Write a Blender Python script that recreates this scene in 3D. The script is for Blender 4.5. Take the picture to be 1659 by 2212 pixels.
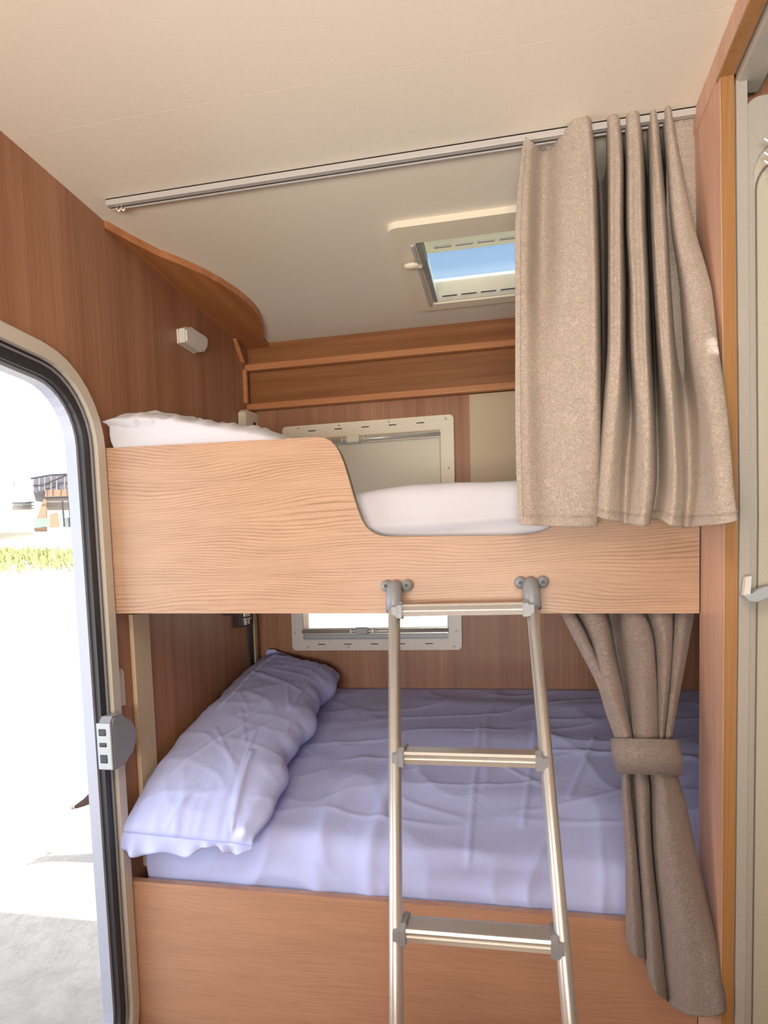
import bpy, bmesh, math, random
from mathutils import Vector, Matrix, noise
from math import sin, cos, pi, radians

# ------------------------------------------------------------------ camera, sky, sun, room light, exposure
for o in list(bpy.data.objects): bpy.data.objects.remove(o)
SC = bpy.context.scene; COL = SC.collection
H = 1.25                                   # eye height above the floor
YAW, PITCH, ROLL, FOC, PX, PY = -.1976, -.0862, -.0264, 1397., 830., 1375.
def cam_axes():
    cy, sy, cp, sp, cr, sr = cos(YAW), sin(YAW), cos(PITCH), sin(PITCH), cos(ROLL), sin(ROLL)
    f = Vector((sy*cp, cy*cp, sp)); r = Vector((cy, -sy, 0)); u = r.cross(f)
    return cr*r+sr*u, -sr*r+cr*u, f
CR, CU, CF = cam_axes()
cam = bpy.data.cameras.new('camera'); co = bpy.data.objects.new('camera', cam); COL.objects.link(co)
co.matrix_world = Matrix(((CR.x, CU.x, -CF.x, 0), (CR.y, CU.y, -CF.y, 0), (CR.z, CU.z, -CF.z, H), (0, 0, 0, 1)))
cam.sensor_fit = 'VERTICAL'; cam.sensor_height = 36; cam.lens = FOC*36/2212
cam.shift_y = (PY-1106)/2212; cam.shift_x = -(PX-829.5)/2212; cam.clip_start = .02; cam.clip_end = 400
SC.camera = co

SUN_EL, SUN_AZ = radians(45), radians(-8)
SKY_STR, SUN_STR, EXPO = .29, 5.0, .60
KEY, FILL, RIGHTL, DOORL, TOPL = 41, 2.0, 8, 16, 3.4
w = bpy.data.worlds.new('world'); SC.world = w; w.use_nodes = True
nt = w.node_tree; bg = nt.nodes['Background']
sky = nt.nodes.new('ShaderNodeTexSky'); sky.sky_type = 'NISHITA'; sky.sun_disc = False
sky.sun_elevation = SUN_EL; sky.sun_rotation = pi/2-SUN_AZ; sky.air_density = 1.0; sky.dust_density = 2.0
hs = nt.nodes.new('ShaderNodeHueSaturation'); hs.inputs['Saturation'].default_value = .5
nt.links.new(sky.outputs[0], hs.inputs['Color']); nt.links.new(hs.outputs[0], bg.inputs[0]); bg.inputs[1].default_value = SKY_STR
def light(name, kind, energy, color, **k):
    l = bpy.data.lights.new(name, kind); l.energy = energy; l.color = color
    o = bpy.data.objects.new(name, l); COL.objects.link(o)
    for a, b in k.items():
        if a in ('location', 'rotation_euler'): setattr(o, a, b)
        elif a == 'aim': o.rotation_euler = Vector(b).to_track_quat('-Z', 'Y').to_euler()
        else: setattr(l, a, b)
    return o
SUND = Vector((cos(SUN_EL)*cos(SUN_AZ), cos(SUN_EL)*sin(SUN_AZ), sin(SUN_EL)))
light('sun', 'SUN', SUN_STR, (1, .96, .9), aim=-SUND, angle=radians(.6))
# added area lamps: fill behind the camera, no windows built; daylight at the door
light('added_front_fill', 'AREA', KEY, (.97, .95, .89), location=(-.25, -1.3, 1.0), aim=(.05, .75, 1), shape='RECTANGLE', size=1.2, size_y=.6, spread=radians(150))  # added lamp low in the room, turned up to brighten the ceiling
light('added_left_fill', 'AREA', FILL, (1, .95, .88), location=(-.94, -.35, 1.55), aim=(1, .65, .4), shape='RECTANGLE', size=.9, size_y=.55, spread=radians(130))
light('added_right_fill', 'AREA', RIGHTL, (1, .9, .78), location=(1.2, -1.3, 1.5), aim=(-1, .6, .3), shape='RECTANGLE', size=.9, size_y=.6)
light('daylight_door', 'AREA', DOORL, (.84, .90, 1), location=(-2.1, .45, 1.0), aim=(1, .35, .05), shape='RECTANGLE', size=1.5, size_y=1.6)
light('added_top_fill', 'AREA', TOPL, (.96, .96, .93), location=(.0, .15, 2.13), aim=(0, .55, -1), shape='RECTANGLE', size=.4, size_y=.4)  # added lamp under the closed ceiling; no rooflight is built above it
SC.view_settings.view_transform = 'Standard'; SC.view_settings.look = 'None'
SC.view_settings.exposure = EXPO; SC.view_settings.gamma = 1; SC.view_settings.use_curve_mapping = False

# ------------------------------------------------------------------ where a measured direction meets a plane of the place
def ray(x, y): return CR*((x-PX)/FOC) - CU*((y-PY)/FOC) + CF
def onY(x, y, Y): d = ray(x, y); p = d*(Y/d.y); p.z += H; return p
def onX(x, y, X): d = ray(x, y); p = d*(X/d.x); p.z += H; return p
def onZ(x, y, Z): d = ray(x, y); p = d*((Z-H)/d.z); p.z += H; return p

# ------------------------------------------------------------------ materials
def srgb(r, g, b):
    f = lambda c: (c/255/12.92 if c/255 <= .04045 else ((c/255+.055)/1.055)**2.4)
    return (f(r), f(g), f(b), 1)
def newmat(name, col, rough=.5, metal=0, spec=.5):
    m = bpy.data.materials.new(name); m.use_nodes = True; b = m.node_tree.nodes['Principled BSDF']
    b.inputs['Base Color'].default_value = col; b.inputs['Roughness'].default_value = rough
    b.inputs['Metallic'].default_value = metal; b.inputs['Specular IOR Level'].default_value = spec
    return m, m.node_tree, b
def N(nt, t, **k):
    n = nt.nodes.new(t)
    for a, b in k.items():
        if a.startswith('i_'): n.inputs[int(a[2:])].default_value = b
        else: setattr(n, a, b)
    return n
def coords(nt, scale, kind='Object'):
    tc = N(nt, 'ShaderNodeTexCoord'); mp = N(nt, 'ShaderNodeMapping'); nt.links.new(tc.outputs[kind], mp.inputs[0])
    mp.inputs['Scale'].default_value = scale; return mp.outputs[0]
def noise_tex(nt, vec, scale=1, detail=4, rough=.55):
    n = N(nt, 'ShaderNodeTexNoise'); nt.links.new(vec, n.inputs['Vector'])
    n.inputs['Scale'].default_value = scale; n.inputs['Detail'].default_value = detail; n.inputs['Roughness'].default_value = rough
    return n.outputs['Fac']
def ramp(nt, fac, stops):
    r = N(nt, 'ShaderNodeValToRGB'); nt.links.new(fac, r.inputs[0]); e = r.color_ramp.elements
    while len(e) < len(stops): e.new(.5)
    for q, (p, c) in zip(e, stops): q.position = p; q.color = c
    return r.outputs[0]
def bump(nt, b, h, strength, dist):
    n = N(nt, 'ShaderNodeBump'); nt.links.new(h, n.inputs['Height']); n.inputs['Strength'].default_value = strength
    n.inputs['Distance'].default_value = dist; nt.links.new(n.outputs[0], b.inputs['Normal'])
def mulcol(nt, a, c, fac=1.0):
    m = N(nt, 'ShaderNodeMix', data_type='RGBA', blend_type='MULTIPLY'); m.inputs[0].default_value = fac
    nt.links.new(a, m.inputs[6]); nt.links.new(c, m.inputs[7]); return m.outputs[2]
def mat_plain(name, col, rough=.5, metal=0, spec=.5, grain=.0, gs=300):
    m, nt, b = newmat(name, col, rough, metal, spec)
    v = coords(nt, (1, 1, 1)); f = noise_tex(nt, v, gs, 3)
    k = .06
    c = ramp(nt, f, [(.3, tuple(x*(1-k) for x in col[:3])+(1,)), (.7, tuple(min(1, x*(1+k)) for x in col[:3])+(1,))])
    nt.links.new(c, b.inputs['Base Color'])
    if grain: bump(nt, b, f, grain, .001)
    return m
def math_(nt, op, a, b=None):
    n = N(nt, 'ShaderNodeMath', operation=op)
    for i, v in enumerate((a, b)):
        if v is None: continue
        if isinstance(v, (int, float)): n.inputs[i].default_value = v
        else: nt.links.new(v, n.inputs[i])
    return n.outputs[0]
def mat_board(name, light_, dark, lines=.5):
    """laminate with horizontal cathedral grain, grain runs along X and rings stack along Z"""
    m, nt, b = newmat(name, light_, .38, 0, .45)
    big = noise_tex(nt, coords(nt, (1.6, 1.6, 5.0)), 1, 1.5, .4)
    tc = N(nt, 'ShaderNodeTexCoord'); sp = N(nt, 'ShaderNodeSeparateXYZ'); nt.links.new(tc.outputs['Object'], sp.inputs[0])
    ph = math_(nt, 'ADD', math_(nt, 'MULTIPLY', sp.outputs[2], 820), math_(nt, 'MULTIPLY', big, 120))
    wob = math_(nt, 'MULTIPLY', noise_tex(nt, coords(nt, (9, 9, 60)), 1, 3), 5.0)
    ph = math_(nt, 'ADD', ph, wob)
    s = math_(nt, 'SINE', ph)
    fade = noise_tex(nt, coords(nt, (4, 4, 22)), 1, 2)
    s2 = math_(nt, 'MULTIPLY', ramp(nt, s, [(.45, (0, 0, 0, 1)), (1, (1, 1, 1, 1))]), ramp(nt, fade, [(.35, (.1,)*3+(1,)), (.6, (1,)*3+(1,))]))
    fine = noise_tex(nt, coords(nt, (7, 7, 420)), 1, 4, .7)
    base = ramp(nt, noise_tex(nt, coords(nt, (2.2, 2.2, 26)), 1, 4, .6), [(.3, tuple(.86*x for x in light_[:3])+(1,)), (.7, light_)])
    base = mulcol(nt, base, ramp(nt, fine, [(.35, (.84, .80, .77, 1)), (.65, (1, 1, 1, 1))]))
    mx = N(nt, 'ShaderNodeMix', data_type='RGBA'); nt.links.new(math_(nt, 'MULTIPLY', s2, lines), mx.inputs[0])
    nt.links.new(base, mx.inputs[6]); mx.inputs[7].default_value = dark
    nt.links.new(mx.outputs[2], b.inputs['Base Color'])
    return m
def mat_wood(name, light_, dark, axis='Z', rough=.42):
    """plain veneer whose soft streaks run along one axis"""
    m, nt, b = newmat(name, light_, rough, 0, .4)
    S = {'Z': ((26, 26, .7), (240, 240, 3)), 'X': ((.9, 26, 26), (4, 240, 240)), 'Y': ((26, .9, 26), (240, 4, 240))}[axis]
    f1 = noise_tex(nt, coords(nt, S[0]), 1, 4, .55); f2 = noise_tex(nt, coords(nt, S[1]), 1, 3, .6)
    c = ramp(nt, f1, [(.3, dark), (.68, light_)])
    c = mulcol(nt, c, ramp(nt, f2, [(.35, (.86, .83, .8, 1)), (.62, (1, 1, 1, 1))]))
    nt.links.new(c, b.inputs['Base Color']); return m
def mat_fabric(name, col, col2):
    m, nt, b = newmat(name, col, .72, 0, .3)
    v = coords(nt, (1, 1, 1))
    wv = N(nt, 'ShaderNodeTexNoise'); nt.links.new(v, wv.inputs['Vector']); wv.inputs['Scale'].default_value = 80; wv.inputs['Detail'].default_value = 2
    wv.inputs['Distortion'].default_value = 2.0
    r = math_(nt, 'ABSOLUTE', math_(nt, 'SUBTRACT', wv.outputs['Fac'], .5))
    h = ramp(nt, r, [(0, (1, 1, 1, 1)), (.05, (0, 0, 0, 1))])
    f2 = noise_tex(nt, v, 420, 3)
    hh = math_(nt, 'ADD', math_(nt, 'MULTIPLY', h, .8), math_(nt, 'MULTIPLY', f2, .8))
    bump(nt, b, hh, .7, .0028)
    mx = N(nt, 'ShaderNodeMix', data_type='RGBA'); nt.links.new(math_(nt, 'MULTIPLY', h, .22), mx.inputs[0])
    nt.links.new(ramp(nt, f2, [(.35, tuple(.82*x for x in col[:3])+(1,)), (.65, col)]), mx.inputs[6]); mx.inputs[7].default_value = col2
    nt.links.new(mx.outputs[2], b.inputs['Base Color'])
    b.inputs['Sheen Weight'].default_value = .12; b.inputs['Sheen Roughness'].default_value = .4
    return m
def mat_sheet(name, col, s=1.0):
    m, nt, b = newmat(name, col, .85, 0, .2)
    v = coords(nt, (1, 1, 1))
    n1 = N(nt, 'ShaderNodeTexNoise'); nt.links.new(v, n1.inputs['Vector']); n1.inputs['Scale'].default_value = 5; n1.inputs['Detail'].default_value = 5; n1.inputs['Distortion'].default_value = .8
    cr = ramp(nt, math_(nt, 'ABSOLUTE', math_(nt, 'SUBTRACT', n1.outputs['Fac'], .5)), [(0, (1, 1, 1, 1)), (.035, (0, 0, 0, 1))])
    n2 = noise_tex(nt, v, 900, 2)
    hh = math_(nt, 'ADD', math_(nt, 'MULTIPLY', cr, .07*s), math_(nt, 'ADD', math_(nt, 'MULTIPLY', n1.outputs['Fac'], .8*s), math_(nt, 'MULTIPLY', n2, .05)))
    bump(nt, b, hh, .35, .012)
    b.inputs['Subsurface Weight'].default_value = 0
    return m
def mat_glass(name, col, trans_mix=.92):
    m = bpy.data.materials.new(name); m.use_nodes = True; nt = m.node_tree; nt.nodes.clear()
    out = N(nt, 'ShaderNodeOutputMaterial'); t = N(nt, 'ShaderNodeBsdfTransparent'); g = N(nt, 'ShaderNodeBsdfGlossy'); mx = N(nt, 'ShaderNodeMixShader')
    t.inputs[0].default_value = col; g.inputs['Roughness'].default_value = .05; mx.inputs[0].default_value = 1-trans_mix
    nt.links.new(t.outputs[0], mx.inputs[1]); nt.links.new(g.outputs[0], mx.inputs[2]); nt.links.new(mx.outputs[0], out.inputs[0]); return m

M = {}
def mat_translucent(name, col):
    m = bpy.data.materials.new(name); m.use_nodes = True; nt = m.node_tree; nt.nodes.clear()
    out = N(nt, 'ShaderNodeOutputMaterial'); a = N(nt, 'ShaderNodeBsdfDiffuse'); b = N(nt, 'ShaderNodeBsdfTranslucent'); mx = N(nt, 'ShaderNodeMixShader')
    a.inputs[0].default_value = col; b.inputs[0].default_value = col; mx.inputs[0].default_value = .5
    nt.links.new(a.outputs[0], mx.inputs[1]); nt.links.new(b.outputs[0], mx.inputs[2]); nt.links.new(mx.outputs[0], out.inputs[0]); return m
M['milky'] = mat_translucent('milky_plastic', srgb(250, 238, 214))
M['board'] = mat_board('pear_board', srgb(198, 160, 130), srgb(132, 92, 66), .66)
M['board_low'] = mat_board('pear_board_soft', srgb(200, 154, 124), srgb(156, 108, 80), .28)
M['edge'] = mat_plain('edge_band', srgb(128, 110, 84), .5)
M['wall'] = mat_wood('pear_wall_veneer', srgb(182, 134, 104), srgb(156, 108, 80), 'Z')
M['panel_h'] = mat_wood('pear_panel_cross_grain_shaded', srgb(164, 110, 68), srgb(138, 86, 48), 'X')  # same laminate, base darkened to carry the shade around the shelves
M['panel_y'] = mat_wood('pear_panel_long_grain', srgb(192, 128, 78), srgb(160, 102, 60), 'Y')
M['lip'] = mat_wood('pear_lip', srgb(208, 144, 96), srgb(184, 120, 76), 'X')
M['jamb'] = mat_wood('jamb_veneer', srgb(216, 174, 150), srgb(202, 160, 134), 'Z')
M['amber'] = mat_wood('jamb_reveal_veneer', srgb(176, 130, 82), srgb(160, 114, 68), 'Z')
M['ceil'] = mat_plain('ceiling_vinyl', srgb(240, 230, 211), .7, grain=.3, gs=500)
M['cream'] = mat_plain('cream_plastic', srgb(240, 228, 204), .4)
M['cream2'] = mat_plain('cream_panel', srgb(204, 184, 152), .6)
M['frame'] = mat_plain('door_frame_plastic', srgb(206, 198, 184), .4)
M['alu'] = mat_plain('brushed_aluminium', srgb(228, 226, 220), .38, .7)
M['aludoor'] = mat_plain('painted_aluminium', srgb(172, 176, 190), .4)
M['rubber'] = mat_plain('black_rubber', srgb(48, 46, 50), .45)
M['greyp'] = mat_plain('grey_plastic', srgb(142, 144, 148), .35)
M['greyl'] = mat_plain('light_grey_plastic', srgb(176, 182, 186), .35)
M['whitep'] = mat_plain('white_plastic', srgb(226, 220, 214), .35)
M['dark'] = mat_plain('dark_void', srgb(52, 38, 34), .6)
M['brown'] = mat_plain('dark_brown_plastic', srgb(58, 36, 34), .5)
M['grey_door'] = mat_plain('bathroom_grey_panel', srgb(196, 188, 170), .28)
M['grey_frame'] = mat_plain('bathroom_frame_grey', srgb(178, 171, 160), .35)
M['grey_dark'] = mat_plain('bathroom_dark_line_grey', srgb(120, 112, 104), .5)
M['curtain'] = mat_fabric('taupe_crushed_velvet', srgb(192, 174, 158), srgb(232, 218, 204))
M['curtain_low'] = mat_fabric('taupe_velvet_shaded', srgb(152, 136, 128), srgb(180, 166, 156))  # same taupe velvet, with the shade of the lower bunk in its colour
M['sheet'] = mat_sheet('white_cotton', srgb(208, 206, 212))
M['sheet_low'] = mat_sheet('white_cotton_blue_lit', srgb(194, 202, 246))  # white cotton with the blue door light mixed into its colour
M['floor'] = mat_wood('floor_vinyl', srgb(150, 112, 80), srgb(120, 86, 60), 'Y')
M['rail'] = mat_plain('track_white', srgb(186, 180, 174), .35)
M['clear'] = mat_glass('clear_acrylic', (.9, .9, .9, 1), .85)
M['sky_glass'] = mat_glass('tinted_rooflight', (.60, .70, .76, 1), .95)
M['rod'] = mat_plain('blind_rod', srgb(200, 196, 186), .25, .35)
M['blind'] = mat_plain('blind_cloth', srgb(236, 228, 208), .8)

# ------------------------------------------------------------------ mesh helpers
def finish(name, bm, mat, parent=None, smooth=False, kind=None, label=None, cat=None, group=None, sub=0):
    bmesh.ops.recalc_face_normals(bm, faces=bm.faces)
    me = bpy.data.meshes.new(name)
    if parent is not None:
        off = WORLD[parent.name]
    else:
        vs = [v.co for v in bm.verts]
        off = Vector(((min(v.x for v in vs)+max(v.x for v in vs))/2, (min(v.y for v in vs)+max(v.y for v in vs))/2, min(v.z for v in vs)))
    for v in bm.verts: v.co -= off
    bm.to_mesh(me); bm.free()
    o = bpy.data.objects.new(name, me); COL.objects.link(o); me.materials.append(M[mat] if isinstance(mat, str) else mat)
    if parent is not None: o.parent = parent
    else: o.location = off
    WORLD[o.name] = off
    if smooth:
        for p in me.polygons: p.use_smooth = True
    if sub:
        s = o.modifiers.new('sub', 'SUBSURF'); s.levels = s.render_levels = sub
    if kind: o['kind'] = kind
    if label: o['label'] = label
    if cat: o['category'] = cat
    if group: o['group'] = group
    return o
WORLD = {}
def thing(name, loc, label, cat, group=None):
    o = bpy.data.objects.new(name, None); COL.objects.link(o); o.location = loc; o['label'] = label; o['category'] = cat
    o.empty_display_size = .05
    if group: o['group'] = group
    WORLD[o.name] = Vector(loc); return o
def box(bm, a, b, bev=0, seg=2):
    x0, x1 = sorted((a[0], b[0])); y0, y1 = sorted((a[1], b[1])); z0, z1 = sorted((a[2], b[2]))
    r = bmesh.ops.create_cube(bm, size=1)
    for v in r['verts']: v.co = Vector((x0+(v.co.x+.5)*(x1-x0), y0+(v.co.y+.5)*(y1-y0), z0+(v.co.z+.5)*(z1-z0)))
    if bev:
        es = list({e for v in r['verts'] for e in v.link_edges})
        bmesh.ops.bevel(bm, geom=es, offset=bev, segments=seg, affect='EDGES', profile=.5)
    return bm
def B(*boxes, bev=0):
    bm = bmesh.new()
    for a, b in boxes: box(bm, a, b, bev)
    return bm
def hexa(bm, c):     # 8 corners: 4 bottom loop, 4 top loop
    v = [bm.verts.new(p) for p in c]
    for f in ((0, 1, 2, 3), (4, 5, 6, 7), (0, 1, 5, 4), (1, 2, 6, 5), (2, 3, 7, 6), (3, 0, 4, 7)): bm.faces.new([v[i] for i in f])
    return bm
def prism(bm, pts, vec, bev=0):
    """closed outline (list of points) extruded by vec"""
    vs = [bm.verts.new(p) for p in pts]; f = bm.faces.new(vs)
    r = bmesh.ops.extrude_face_region(bm, geom=[f]); nv = [g for g in r['geom'] if isinstance(g, bmesh.types.BMVert)]
    for v in nv: v.co += Vector(vec)
    if bev:
        es = [e for e in bm.edges if e.is_valid and len(e.link_faces) == 2 and any(len(ff.verts) > 4 for ff in e.link_faces)]
        bmesh.ops.bevel(bm, geom=es, offset=bev, segments=2, affect='EDGES')
    return bm
def tube(bm, path, rad, n=12, caps=True):
    rings = []; path = [Vector(p) for p in path]; prev = None
    for i, p in enumerate(path):
        t = (path[min(i+1, len(path)-1)]-path[max(i-1, 0)]).normalized()
        if prev is None:
            a = Vector((0, 0, 1)) if abs(t.z) < .9 else Vector((1, 0, 0)); u = t.cross(a).normalized()
        else: u = (prev-t*prev.dot(t)).normalized()
        prev = u; w_ = t.cross(u); r = rad[i] if isinstance(rad, (list, tuple)) else rad
        rings.append([bm.verts.new(p+r*(cos(2*pi*k/n)*u+sin(2*pi*k/n)*w_)) for k in range(n)])
    for a, b in zip(rings, rings[1:]):
        for k in range(n): bm.faces.new((a[k], a[(k+1) % n], b[(k+1) % n], b[k]))
    if caps: bm.faces.new(rings[0][::-1]); bm.faces.new(rings[-1])
    return bm
def ball(bm, c, r, sx=1, sy=1, sz=1, seg=20):
    q = bmesh.ops.create_uvsphere(bm, u_segments=seg, v_segments=seg//2, radius=r)
    for v in q['verts']: v.co = Vector((v.co.x*sx, v.co.y*sy, v.co.z*sz))+Vector(c)
    return bm
def disc(bm, c, axis, r, h, n=16):
    return tube(bm, [Vector(c), Vector(c)+Vector(axis).normalized()*h], r, n)
def rrect(u0, u1, v0, v1, r, n=8, r2=None):
    out = []
    for cx, cy, a0 in ((u1-r, v1-r, 0), (u0+r, v1-r, 90), (u0+r, v0+r, 180), (u1-r, v0+r, 270)):
        for k in range(n+1):
            a = radians(a0+90*k/n); out.append((cx+r*cos(a), cy+r*sin(a)))
    return out
def ring(bm, outer, inner, f0, f1):
    """solid frame between two outlines with equal point counts; f0 and f1 lift a 2-D point to the two faces"""
    A = [bm.verts.new(f0(*p)) for p in outer]; Bv = [bm.verts.new(f0(*p)) for p in inner]
    C = [bm.verts.new(f1(*p)) for p in outer]; D = [bm.verts.new(f1(*p)) for p in inner]; n = len(outer)
    for i in range(n):
        j = (i+1) % n
        bm.faces.new((A[i], A[j], Bv[j], Bv[i])); bm.faces.new((C[i], C[j], D[j], D[i]))
        bm.faces.new((A[i], A[j], C[j], C[i])); bm.faces.new((Bv[i], Bv[j], D[j], D[i]))
    return bm
def S(name, bm, mat, **k): return finish(name, bm, mat, kind='structure', **k)

# ------------------------------------------------------------------ the shell of the vehicle
XL, YB, ZC = -.984, 2.40, 2.155
S('floor', B(((-1.03, -2.2, -.06), (1.3, 2.47, 0))), 'floor')
DY0, DY1, DZ0, DZ1 = .74, 1.385, .05, H+.46          # entrance opening in the left wall
def wall_with_hole(outer, inner, f0, f1):
    return ring(bmesh.new(), outer, inner, f0, f1)
def rect_pts_like(u0, u1, v0, v1, n=8):
    out = []
    for cx, cy in ((u1, v1), (u0, v1), (u0, v0), (u1, v0)): out += [(cx, cy)]*(n+1)
    return out
def hole_wall(name, mat, u0, u1, v0, v1, inner, f0, f1, n=8):
    """wall sheet with thickness and one rounded opening; corner fans meet the wall's own corners"""
    bm = bmesh.new(); outer = rect_pts_like(u0, u1, v0, v1, n)
    for f in (f0, f1):
        I = [bm.verts.new(f(*p)) for p in inner]
        Cn = [bm.verts.new(f(*p)) for p in ((u1, v1), (u0, v1), (u0, v0), (u1, v0))]
        m = len(I)
        for q in range(4):
            for k in range(n): bm.faces.new((Cn[q], I[q*(n+1)+k], I[q*(n+1)+k+1]))
            bm.faces.new((Cn[q], I[q*(n+1)+n], I[((q+1)*(n+1)) % m], Cn[(q+1) % 4]))
    bm.verts.ensure_lookup_table(); h = len(bm.verts)//2; m = len(inner)
    for i in range(m): bm.faces.new((bm.verts[i], bm.verts[(i+1) % m], bm.verts[h+(i+1) % m], bm.verts[h+i]))
    for i in range(4): bm.faces.new((bm.verts[m+i], bm.verts[m+(i+1) % 4], bm.verts[h+m+(i+1) % 4], bm.verts[h+m+i]))
    return S(name, bm, mat)
door_in = rrect(DY0, DY1, DZ0, DZ1, .13)
hole_wall('wall_left', 'wall', -2.2, 2.46, -.25, 2.2, door_in, lambda y, z: (XL, y, z), lambda y, z: (XL-.034, y, z))
# back wall with the lower window opening
W1 = dict(x0=-.842, x1=-.186, z0=H-.262, z1=H+.06)      # lower window frame
W2 = dict(x0=-.850, x1=-.203, z0=H+.24, z1=H+.588)      # upper window frame
hole_wall('wall_back', 'wall', XL, 1.25, -.25, 2.2, rrect(W1['x0']+.045, W1['x1']-.05, W1['z0']+.055, W1['z1']-.05, .012), lambda x, z: (x, YB, z), lambda x, z: (x, YB+.06, z))
S('wall_right', B(((1.25, -2.2, -.25), (1.30, 2.46, 2.2))), 'wall')
S('wall_front', B(((-1.03, -2.25, -.25), (1.30, -2.2, 2.2))), 'wall')
# ceiling: two vinyl panels meeting at a hairline seam, the rear one cut for the rooflight
SK = dict(x0=-.245, x1=.36, y0=1.785, y1=2.18)
HX0, HX1, HY0, HY1 = .826, .905, 1.209, 1.229     # unseen slot added in bathroom roof, lets one sliver of sun onto the curtain
S('ceiling', B(((XL, -2.2, ZC), (HX0, 1.2145, ZC+.03)), ((HX1, -2.2, ZC), (1.25, 1.2145, ZC+.03)), ((HX0, -2.2, ZC), (HX1, HY0, ZC+.03)),
    ((XL, 1.2, ZC+.012), (HX0, 1.23, ZC+.03)), ((HX1, 1.2, ZC+.012), (1.25, 1.23, ZC+.03)), ((HX0, 1.229, ZC+.0), (HX1, 1.232, ZC+.03)),
    ((XL, 1.2158, ZC), (HX0, 1.3, ZC+.05)), ((HX1, 1.2158, ZC), (1.25, 1.3, ZC+.05)), ((HX0, 1.231, ZC), (HX1, 1.3, ZC+.05)), ((XL, 1.3, ZC), (1.25, SK['y0'], ZC+.05)),
    ((XL, SK['y0'], ZC), (SK['x0'], SK['y1'], ZC+.05)), ((SK['x1'], SK['y0'], ZC), (1.25, SK['y1'], ZC+.05)), ((XL, SK['y1'], ZC), (1.25, YB+.06, ZC+.05))), 'ceil')
# wall between bunks and bathroom, header and jamb of the bathroom doorway
YJ0, YJ1 = 1.30, 1.458
def jx(z):                      # the jamb leans in slightly towards the ceiling
    return .392 if z < .4 else (.392-(z-.4)*.0105 if z < 1.35 else .382-(z-1.35)*.0275)
bm = bmesh.new()
for z0, z1 in ((0, .4), (.4, 1.35), (1.35, H+.86)):
    hexa(bm, [(jx(z0), YJ0, z0), (jx(z0)+.02, YJ0, z0), (jx(z0)+.02, YJ1, z0), (jx(z0), YJ1, z0), (jx(z1), YJ0, z1), (jx(z1)+.02, YJ0, z1), (jx(z1)+.02, YJ1, z1), (jx(z1), YJ1, z1)])
box(bm, (.358, -.3, H+.86), (.384, YJ1, ZC))
S('trim_1', bm, 'jamb')
bm = bmesh.new()                # amber reveal, facing into the doorway
for z0, z1 in ((0, .4), (.4, 1.35), (1.35, H+.858)):
    hexa(bm, [(jx(z0)+.001, YJ0-.002, z0), (jx(z0)+.0225, YJ0-.002, z0), (jx(z0)+.0225, YJ0+.01, z0), (jx(z0)+.001, YJ0+.01, z0), (jx(z1)+.001, YJ0-.002, z1), (jx(z1)+.0225, YJ0-.002, z1), (jx(z1)+.0225, YJ0+.01, z1), (jx(z1)+.001, YJ0+.01, z1)])
box(bm, (.359, -.3, H+.856), (.384, YJ0+.01, H+.87))
S('trim_2', bm, 'amber')
S('wall_partition', B(((.40, 1.36, 0), (1.25, YJ1, ZC)), ((.42, -.3, 0), (.44, .62, ZC)), ((.384, -.3, H+.875), (.44, 1.36, ZC)), ((.40, -.32, 0), (1.25, -.3, ZC))), 'wall')

# ------------------------------------------------------------------ bathroom door frame and door leaf
t = thing('bathroom_door', (.5, 1.29, .02), 'grey plastic bathroom door with rounded inner panel at the right edge', 'door')
FZ = H+.845
def lean(bm, zs=(.4, .9, 1.35, 1.6, 1.85)):      # the frame follows the slight lean of the jamb
    for z in zs: bmesh.ops.bisect_plane(bm, geom=bm.verts[:]+bm.edges[:]+bm.faces[:], plane_co=(0, 0, z), plane_no=(0, 0, 1))
    for v in bm.verts: v.co.x += jx(v.co.z)-.392
    return bm
fbm = lean(B(((.4165, 1.294, 0), (.434, 1.33, FZ))))
box(fbm, (.387, -.2, FZ-.004), (.434, 1.33, FZ+.012), .003)
finish('door_frame', fbm, 'grey_frame', t)
fbm = lean(B(((.4125, 1.302, 0), (.4165, 1.36, FZ-.004))))  # dark strip for the shadow line between jamb and frame
box(fbm, (.384, -.2, FZ+.012), (.40, 1.30, FZ+.02))
finish('seal', fbm, 'grey_dark', t)
lf = ring(bmesh.new(), rrect(.4285, 1.0, .03, FZ-.03, .03), rrect(.443, .985, .06, FZ-.10, .06), lambda x, z: (x, 1.297, z), lambda x, z: (x, 1.315, z))
finish('leaf_rim', lean(lf), 'grey_frame', t)
finish('leaf_panel', lean(prism(bmesh.new(), [(x, 1.303, z) for x, z in rrect(.441, .987, .058, FZ-.098, .06)], (0, .012, 0))), 'grey_door', t)
bm = bmesh.new(); ring(bm, rrect(.4475, .975, .075, FZ-.13, .05), rrect(.4505, .972, .078, FZ-.133, .05), lambda x, z: (x, 1.3015, z), lambda x, z: (x, 1.304, z))
finish('leaf_bead', lean(bm), 'grey_dark', t)
hb = thing('door_latch', (.43, 1.27, H-.06), 'small cream lever latch on the grey bathroom door at the right edge', 'latch')
a, b_, c_, d_ = onY(1612, 1246, 1.265), onY(1624, 1244, 1.265), onY(1621, 1285, 1.265), onY(1607, 1288, 1.265)
finish('lever', prism(bmesh.new(), [a, b_, c_, d_], (0, .014, 0)), 'whitep', hb)
finish('latch_plate', prism(bmesh.new(), [onY(*q, 1.262) for q in ((1606, 1286), (1625, 1283), (1640, 1272), (1659, 1266), (1700, 1262), (1700, 1280), (1652, 1292), (1636, 1300), (1620, 1298))], (0, .022, 0)), 'greyl', hb)
S('wall_bathroom', B(((1.2, -.3, 0), (1.25, 1.36, ZC))), 'grey_door')
rb = thing('towel_rail', (.46, 1.2, H+.68), 'chrome double rail high on the grey bathroom door at the right edge', 'rail')
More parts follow.
